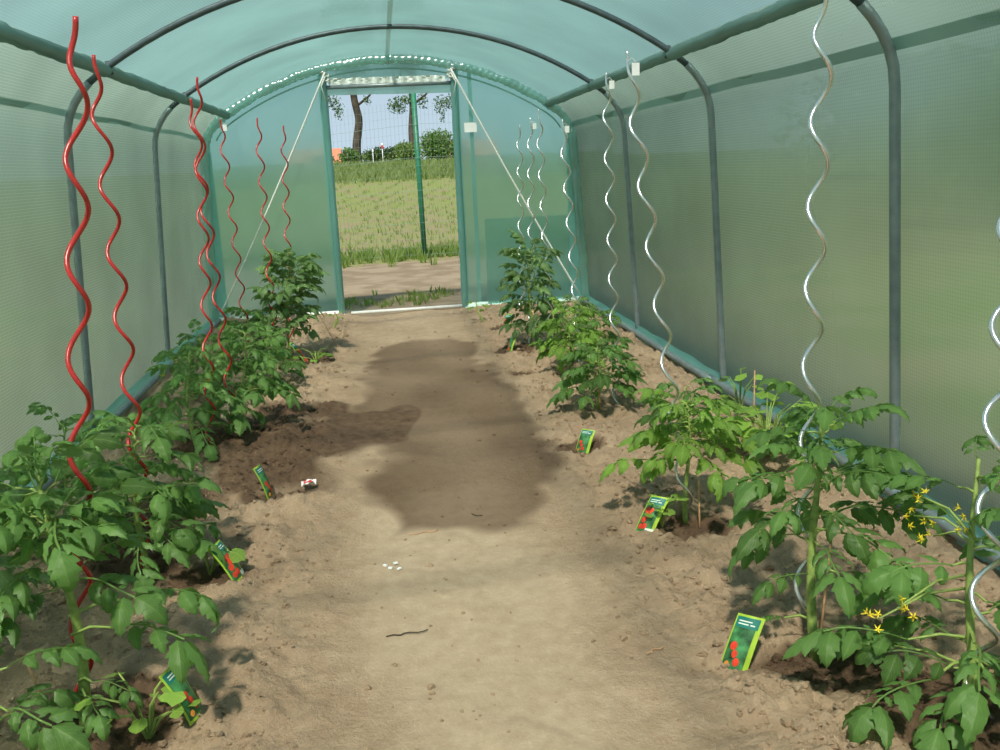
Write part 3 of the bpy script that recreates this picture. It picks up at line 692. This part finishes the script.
# ------------------------------------------------------------------ plant tags
def plant_tag(x, y, wdir, up, label, w=.075, h=.125, seed=0, flip=1, style=0):
    """printed plastic tag stuck in soil; wdir horizontal direction of its width, up leaning direction"""
    e = empty('plant_tag', (x, y, soil_h(x, y)-.01), label, 'plant tag', 'picture tags beside the tomato plants')
    W = np.array((wdir[0], wdir[1], 0.)); W /= np.linalg.norm(W); U = np.array(up, float); U /= np.linalg.norm(U)
    Nn = np.cross(W, U)*flip
    def P(u, v, d=0): return W*(u-.5)*w + U*v*h + Nn*(d + .010*math.cos((u-.5)*PI) - .010*(v-.5)**2*2)
    def patch(u0, u1, v0, v1, d, name, m, n=6):
        mb = MB(); G = np.array([[P(u, v, d) for v in np.linspace(v0, v1, n)] for u in np.linspace(u0, u1, n)]); sheet(mb, G); return mb.build(name, m, e)
    patch(0, 1, 0, 1, 0, 'card', M['tag_green'], 10)
    patch(.06, .84, .06, .78, .0010, 'picture', M['green_gauze'])
    patch(.06, .90, .78, .96, .0010, 'header', M['tag_teal'])
    for k, v in enumerate((.83, .88)): patch(.16, .78-.12*k, v, v+.022, .0018, 'print_line', M['tag_white'], 3)
    rr = random.Random(seed)
    spots = [(.30, .46, .13), (.42, .33, .11), (.55, .20, .12), (.24, .14, .09)] if style == 0 else [(.25, .62, .14), (.40, .50, .15), (.28, .36, .14), (.5, .62, .1), (.45, .2, .13), (.25, .18, .12)]
    for i, (u, v, r) in enumerate(spots):
        mb = MB(); vs = [P(u, v, .0024)]
        for k in range(12): a = k*PI/6; vs.append(P(u+r*math.cos(a), v+r*.6*math.sin(a), .0016))
        mb.add(vs, [(0, 1+k, 1+(k+1) % 12) for k in range(12)]); mb.build('tomato_print', M['tag_orange'] if (style == 0 and i == 3) else M['tag_red'], e)
    mb = MB(); G = np.array([[P(u, v, .002) for v in np.linspace(.02, .16, 3)] for u in np.linspace(.55, .95, 3)]); sheet(mb, G); 
    if style == 1: mb.build('badge', M['tag_white'], e)
    mb = MB(); tube(mb, [P(.5, .05, -.001), P(.5, -.22, -.001)], .002, 5); mb.build('stake', M['tag_green'], e)
plant_tag(.58, 1.715, (.75, -.65), (.42, .22, .88), 'upright picture tag with red tomatoes in the right foreground', w=.062, h=.135, seed=1)
plant_tag(.595, 2.46, (.75, -.65), (.50, .2, .85), 'picture tag full of red tomatoes beside the second right plant', w=.06, h=.125, seed=2, style=1)
plant_tag(.60, 3.34, (.75, -.65), (.35, .2, .9), 'small green and orange tag below the third right plant', w=.06, h=.10, seed=3)
plant_tag(.66, 6.05, (.8, -.6), (.3, .1, .9), 'small red-bottomed tag in front of the back wall right of the doorway', w=.05, h=.12, seed=4, style=1)
plant_tag(.585, 5.33, (.5, -.8), (.35, .1, .9), 'narrow lime tag leaning at the foot of the tall plant right of the doorway', w=.05, h=.13, seed=5)
plant_tag(-.575, 1.75, (.18, 1), (-.42, .1, .9), 'curled tag with red and green print at the left foreground, nearest of the left tags', w=.065, h=.125, seed=6, style=0)
plant_tag(-.585, 2.42, (.25, 1), (-.50, .1, .85), 'tilted tag with lime edge and dark red print in the middle of the left bed', w=.075, h=.125, seed=7, style=1)
plant_tag(-.58, 3.12, (.25, 1), (-.32, .05, .95), 'narrow upright tag on dark soil near the small paper scrap', w=.06, h=.13, seed=8)
plant_tag(-.63, 5.50, (.35, 1), (-.55, .05, .8), 'orange and green tag leaning at the foot of the tall plant left of the doorway', w=.05, h=.17, seed=9, style=1)
# paper scrap and pale bits on the soil
e = empty('paper_scrap', (-.45, 3.15, soil_h(-.45, 3.15)+.006), 'crumpled white and red paper scrap on the soil left of the path', 'litter')
rng = np.random.default_rng(3)
for nm, m, n_, s in (('paper', M['card'], 6, .026), ('red_print', M['red_paint'], 4, .018)):
    G = np.array([[((i/(n_-1)-.5)*2*s, (j/(n_-1)-.5)*1.3*s, .012+rng.uniform(0, .022)) for j in range(n_)] for i in range(n_)]); mb = MB(); sheet(mb, G); mb.build(nm, m, e, smooth=False)
mb = MB()
for x, y in ((-.165, 2.40), (-.14, 2.39), (-.18, 2.42), (-.15, 2.43)): box(mb, (x+.165, y-2.4, .004), (.012, .008, .004), Matrix.Rotation(x*40, 3, 'Z'))
o = mb.build('plastic_crumbs', M['card'], smooth=False); o.location = (-.165, 2.40, soil_h(-.165, 2.4)); tag(o, 'few tiny white crumbs lying on the pale path', 'litter')
for x, y, a, l, lb in ((-.06, 2.66, .15, .09, 'thin dry twig lying across the upper part of the pale path'), (-.13, 2.02, .1, .10, 'thin dry root strand lying in the middle of the path'), (.43, 1.80, .5, .05, 'pale straw piece on the soil right of the path'), (.12, 2.76, 2.6, .04, 'short dark twig on the path near its wet patch')):
    mb = MB(); tube(mb, [(l*(t-.5)*math.cos(a)+.006*math.sin(t*9), l*(t-.5)*math.sin(a)+.004*math.sin(t*14), .004) for t in np.linspace(0, 1, 9)], .0016, 5)
    o = mb.build('twig', M['stick'] if 'pale' in lb else M['bark']); o.location = (x, y, soil_h(x, y)); tag(o, lb, 'twig')
# ------------------------------------------------------------------ outside
def gz(x, y): return -.03 + 1.55*(sm(13, 62, y)) + .04*nz(x*.15, y*.15)
mb = MB(); xs = np.concatenate([np.linspace(-140, -12, 14), np.linspace(-10, 12, 60), np.linspace(14, 140, 14)])
ys = np.concatenate([np.linspace(-60, 6, 20), np.linspace(6.5, 30, 90), np.linspace(31, 70, 40), np.linspace(75, 220, 12)])
G = np.array([[(x, y, gz(x, y) - (.05 if abs(x) < 1.6 and y < 7.2 else 0)) for y in ys] for x in xs]); sheet(mb, G)
tag(mb.build('ground', M['field']), kind='structure')
def blades(name, m, spots, label, cat):
    mb = MB()
    for (x, y, h, n, sp) in spots:
        for q in range(n):
            a = rng.uniform(0, 6.28); d = rng.uniform(0, sp); b = np.array((x+d*math.cos(a), y+d*math.sin(a), gz(x, y)))
            hh = h*rng.uniform(.5, 1.1); w = hh*.06+.002; le = np.array((math.cos(a), math.sin(a), 0))*hh*rng.uniform(.1, .6)
            s = np.array((-math.sin(a+1), math.cos(a+1), 0))*w
            mb.add([b-s, b+s, b+le*.4+s*.7+(0, 0, hh*.6), b+le*.4-s*.7+(0, 0, hh*.6), b+le+(0, 0, hh*.95)], [(0, 1, 2, 3), (3, 2, 4)], np.array([(0, -.5), (0, .5), (.5, .5), (.5, -.5), (1, 0)]), rng.uniform(.1, 1))
    return tag(mb.build(name, m), label, cat, kind='stuff')
rng = np.random.default_rng(8)
sp = []
for _ in range(420):
    x = rng.uniform(-2.5, 3.5); y = rng.normal(11.9, .42); sp.append((x, y, .16, 7, .06))
for _ in range(150):
    x = rng.uniform(-.6, 1.2); y = rng.uniform(7.6, 8.4)
    if nz(x*2.5, y*2, 5) > -.05: sp.append((x, y, .07, 7, .05))
blades('grass_tufts', M['grass'], sp, 'green grass tufts growing along the wire fence and the dirt strip', 'grass')
sp = []
for row in np.arange(12.8, 36, .5):
    for x in np.arange(-5, 7, .32*(row/16)):
        if nz(x*.5, row*.3, 3) > -.35 and rng.random() < .8: sp.append((x+rng.uniform(-.1, .1), row+rng.uniform(-.12, .12), .11, 7, .11))
blades('young_crop', M['grass'], sp, 'rows of young yellow-green crop seedlings in the field beyond the fence', 'crop')
sp = []
for _ in range(4200): sp.append((rng.uniform(-9, 13), rng.uniform(36, 56), .42, 4, .3))
blades('meadow_grass', M['grass2'], sp, 'tall pale meadow grass band at the far side of the field', 'grass')
# fence
fp = [(-2.1, 11.3), (.38, 11.56), (2.9, 11.82)]
fe = empty('wire_fence', (0, 11.5, 0), 'green welded wire fence crossing behind the doorway', 'fence')
def fy(x): return 11.52+.104*x - 11.5
def ftop(x): return 1.90 + .10*x if x < .38 else 1.938
for px, py in fp:
    mb = MB(); tube(mb, [(px, py-11.5, -.1), (px-.02, py-11.5, 2.03)], .034, 10); mb.build('fence_post', M['fence_green'], fe)
for x0, x1 in ((-2.1, .38), (.38, 2.9)):
    mb = MB()
    for x in np.arange(x0, x1, .050): tube(mb, [(x, fy(x)-.04, .02), (x+.004*nz(x*20, 0), fy(x)-.04, ftop(x))], .0012, 3, False)
    for k in range(19): 
        z = .05+k*.10; tube(mb, [(x, fy(x)-.042, z+(ftop(x)-1.93)*(k/18)+.006*nz(x*3, k)) for x in np.linspace(x0, x1, 12)], (.0009 if k % 4 else .002), 3, False)
    mb.build('wire_mesh', M['wire'], fe)
# trees, bushes
def foliage_blob(mb, c, r, n, ls, rng, flat=1.):
    for _ in range(n):
        d = rng.normal(0, 1, 3); d /= np.linalg.norm(d); q = rng.random()**.45
        p = np.array(c) + d*np.array(r)*q
        R_ = rotm(rng.uniform(0, 6.3), rng.uniform(-1, 1), rng.uniform(-1.5, 1.5)); s = ls*rng.uniform(.6, 1.3)
        v = np.array([(0, 0, 0), (.5, .32, .04), (1, 0, 0), (.5, -.32, .04)])*s @ R_.T + p
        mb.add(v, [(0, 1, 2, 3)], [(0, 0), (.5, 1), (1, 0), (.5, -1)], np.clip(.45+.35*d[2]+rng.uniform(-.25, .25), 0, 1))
def tree(x, y, r0, pts, h, label, seed, clumps):
    rng = np.random.default_rng(seed); z = gz(x, y)-.1; e = empty('tree', (x, y, z), label, 'tree', 'tall trees at the field edge')
    mb = MB(); P = [(px, 0, pz) for px, pz in pts]; n = len(P)
    P = np.array(P); t = np.linspace(0, n-1, 30); Q = np.stack([np.interp(t, range(n), P[:, i]) for i in range(3)], 1); Q[:, 0] += .04*np.sin(t*3)
    tube(mb, Q, np.linspace(r0, r0*.55, 30)*(1+.25*np.exp(-t*3)), 12)
    for k in range(9):
        zb = h*(.36+.06*k); b = np.array((np.interp(zb, Q[:, 2], Q[:, 0]), 0, zb)); a = k*2.4; l = 1.7-.08*k
        tube(mb, [b, b+np.array((math.cos(a)*l*.5, math.sin(a)*l*.5, .6)), b+np.array((math.cos(a)*l, math.sin(a)*l, 1.5))], [.10, .07, .03], 6)
    mb.build('trunk', M['bark'], e)
    fb = MB()
    foliage_blob(fb, (0, 0, h*.78), (1.75, 1.75, h*.26), 3600, .26, rng)
    for cx, cz, rx, rz, n_ in clumps: foliage_blob(fb, (cx, 0, cz), (rx, rx, rz), n_, .15, rng)
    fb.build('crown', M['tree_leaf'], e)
tree(-1.53, 60, .30, [(0, 0), (.02, .9), (.22, 2.2), (.30, 3.2), (.12, 4.6), (.2, 6), (.2, 9)], 10.5, 'tall tree with a bare curving trunk at the left of the doorway view', 1, [(-.95, 3.7, .40, .75, 170), (.95, 4.15, .30, .28, 70), (-1.4, 4.2, .5, .6, 120)])
tree(2.12, 60, .30, [(0, 0), (.02, 1.5), (.12, 3), (.15, 4.5), (.2, 6), (.2, 9)], 10.5, 'tall tree whose trunk stands just behind the green fence post', 2, [(-.85, 3.75, .65, .6, 300), (-.3, 4.1, .8, .3, 200), (.75, 4.0, .4, .5, 120), (1.95, 3.75, .5, .6, 200), (2.5, 3.9, .35, .5, 120), (2.0, 3.0, .2, .5, 50)])
def bush(x, y, r, h, n, m, label, seed, ls=.16):
    rng = np.random.default_rng(seed); z = gz(x, y); e = empty('bush', (x, y, z), label, 'bush', 'bushes along the field edge')
    mb = MB(); 
    for k in range(6): a = k*1.05; tube(mb, [(0, 0, -.05), (r*.35*math.cos(a), r*.35*math.sin(a), h*.4), (r*.6*math.cos(a), r*.6*math.sin(a), h*.8)], [.06, .04, .02], 5)
    mb.build('branches', M['bark'], e)
    fb = MB()
    for k in range(9):
        a = rng.uniform(0, 6.3); d = r*.5*rng.random(); rr = r*rng.uniform(.35, .6)
        foliage_blob(fb, (d*math.cos(a), d*math.sin(a), max(rr*.5, h*rng.uniform(.35, .75))), (rr, rr, h*.3), n//9, ls, rng)
    foliage_blob(fb, (0, 0, h*.4), (r*.9, r*.9, h*.42), n//3, ls, rng)
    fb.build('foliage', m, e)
bush(-1.9, 57.5, .85, 1.25, 900, M['bush_leaf'], 'dark rounded bush at the foot of the left tree', 3)
bush(3.35, 56, 1.6, 2.0, 3200, M['bush_leaf'], 'largest rounded dark green bush right of the fence post', 4)
bush(1.75, 58.5, 1.0, 1.6, 1700, M['bush_leaf2'], 'yellow-green bush just left of the fence post', 5)
bush(4.9, 58, 1.0, 1.45, 900, M['bush_leaf2'], 'bush at the right side of the doorway view before the red roof', 6)
bush(-.3, 63, 1.4, 1.25, 1500, M['bush_leaf2'], 'low yellow-green hedge bush right of the left trunk', 7)
bush(.95, 63.5, 1.3, 1.25, 1500, M['bush_leaf2'], 'low hedge bush in the middle of the far hedge', 8)
bush(-3.6, 59, 1.2, .9, 700, M['bush_leaf'], 'low bush left of the doorway view behind the film', 9)
# side hedges seen blurred through the film
for i, (x, y, r, h) in enumerate([(9.5, 3, 2.0, 2.6), (10.5, 7.5, 2.4, 2.2), (8.5, 12, 1.8, 2.4), (12, 17, 3, 3.2), (13, -1, 2.4, 2.8), (-9, 4, 2.4, 2.2), (-10, 9, 2.6, 2.8), (-8.5, 14, 2, 2.0), (-12, 19, 3, 3), (15, 26, 4, 4), (-15, 28, 4, 3.6)]):
    bush(x, y, r, h, 2200, M['bush_leaf'] if i % 2 else M['bush_leaf2'], 'broad garden bush outside the %s film wall, %s' % ('right' if x > 0 else 'left', ['nearest', 'second', 'third', 'fourth', 'behind the camera side', 'nearest', 'second', 'third', 'fourth', 'farthest', 'farthest'][i]), 20+i, .3)
# houses
def house(x, y, w, d, hw, hr, label, rz=0.):
    z = gz(x, y)-.1; e = empty('house', (x, y, z), label, 'building', rz=rz)
    mb = MB(); box(mb, (0, 0, hw/2), (w, d, hw)); mb.build('walls', M['brick'], e, smooth=False)
    mb = MB(); a = w/2+.3; b = d/2+.3
    mb.add([(-a, -b, hw-.1), (a, -b, hw-.1), (a, b, hw-.1), (-a, b, hw-.1), (-a, 0, hw+hr), (a, 0, hw+hr)], [(0, 1, 5, 4), (2, 3, 4, 5), (0, 4, 3), (1, 2, 5), (0, 3, 2, 1)]); mb.build('roof', M['roof_tile'], e, smooth=False)
    for wx in (-.3, .0, .3):
        mb = MB(); box(mb, (wx*w, -d/2-.03, hw*.5), (.9, .08, hw*.4)); mb.build('window', M['card'], e, smooth=False)
    mb = MB(); box(mb, (w*.2, .3, hw+hr), (.5, .5, .8)); mb.build('chimney', M['brick'], e, smooth=False)
house(-6.3, 92, 4.6, 5, .75, 1.35, 'low house with an orange tiled roof beyond the field at the left')
house(8.9, 92, 4.8, 5, .9, 1.4, 'low house with an orange tiled roof beyond the field at the right')
sg = empty('road_sign', (.1, 50, gz(.1, 50)), 'tiny red and white sign on a pole beyond the field', 'sign')
mb = MB(); tube(mb, [(0, 0, 0), (0, 0, 1.15)], .02, 6); mb.build('pole', M['card'], sg)
mb = MB(); box(mb, (0, -.03, 1.10), (.10, .03, .16)); mb.build('red_panel', M['red_paint'], sg, smooth=False)
mb = MB(); box(mb, (0, -.03, 1.24), (.10, .03, .10)); mb.build('white_panel', M['card'], sg, smooth=False)
sg = empty('road_sign', (-.42, 50.4, gz(-.42, 50)), 'small white marker on a pole left of the red and white sign', 'sign')
mb = MB(); tube(mb, [(0, 0, 0), (0, 0, .9)], .02, 6); mb.build('pole', M['card'], sg)
mb = MB(); box(mb, (0, -.03, .95), (.08, .03, .16)); mb.build('white_panel', M['card'], sg, smooth=False)
# ------------------------------------------------------------------ light
sun = bpy.data.lights.new('sun', 'SUN'); sun.energy = 4.4; sun.angle = math.radians(3.4); sun.color = (1., .93, .82)
so = bpy.data.objects.new('sun', sun); C.objects.link(so)
d = Vector((.24, .64, -1.0)).normalized(); so.rotation_euler = d.to_track_quat('-Z', 'Y').to_euler()
w = bpy.data.worlds.new('sky'); bpy.context.scene.world = w; w.use_nodes = True; nd = w.node_tree.nodes; lk = w.node_tree.links; nd.clear()
o = nd.new('ShaderNodeOutputWorld'); bg = nd.new('ShaderNodeBackground'); tc = nd.new('ShaderNodeTexCoord'); sp_ = nd.new('ShaderNodeSeparateXYZ'); lk.new(tc.outputs['Generated'], sp_.inputs[0])
cr = nd.new('ShaderNodeValToRGB'); lk.new(sp_.outputs[2], cr.inputs[0])
cr.color_ramp.elements[0].position = 0.; cr.color_ramp.elements[0].color = (.41, .51, .59, 1)
cr.color_ramp.elements[1].position = .9; cr.color_ramp.elements[1].color = (.12, .20, .27, 1)
el = cr.color_ramp.elements.new(.14); el.color = (.33, .435, .52, 1)
el = cr.color_ramp.elements.new(.45); el.color = (.17, .28, .34, 1)
no = nd.new('ShaderNodeTexNoise'); no.inputs['Scale'].default_value = 2.2; no.inputs['Detail'].default_value = 6
mp = nd.new('ShaderNodeMapping'); mp.inputs['Scale'].default_value = (1, 1, 3); lk.new(tc.outputs['Generated'], mp.inputs[0]); lk.new(mp.outputs[0], no.inputs['Vector'])
mr = nd.new('ShaderNodeMapRange'); lk.new(no.outputs[0], mr.inputs[0]); mr.inputs[1].default_value = .45; mr.inputs[2].default_value = .75; mr.inputs[4].default_value = .7
lk.new(mixcol(nd, lk, mr.outputs[0], cr.outputs[0], (.48, .52, .57)), bg.inputs[0]); bg.inputs[1].default_value = 1.0
lk.new(bg.outputs[0], o.inputs[0])
# ------------------------------------------------------------------ camera
cam = bpy.data.cameras.new('camera'); co = bpy.data.objects.new('camera', cam); C.objects.link(co)
cam.sensor_width = 36; cam.lens = 896.37/1000*36; cam.clip_start = .02; cam.clip_end = 500
r = Vector((0.99066653, -0.12962441, -0.04215846)); u = Vector((0.07010337, 0.21927111, 0.97314218)); f = Vector((0.11688984, 0.96701484, -0.22631166))
m3 = Matrix((r, u, -f)).transposed(); co.matrix_world = Matrix.Translation((-.1155, 0, 1.0999)) @ m3.to_4x4()
sc = bpy.context.scene; sc.camera = co
sc.view_settings.view_transform = 'Standard'; sc.view_settings.look = 'None'; sc.view_settings.exposure = .5; sc.view_settings.gamma = 1.
cy = sc.cycles; cy.max_bounces = 10; cy.diffuse_bounces = 4; cy.transparent_max_bounces = 16; cy.transmission_bounces = 6; cy.sample_clamp_indirect = 6; cy.use_denoising = True
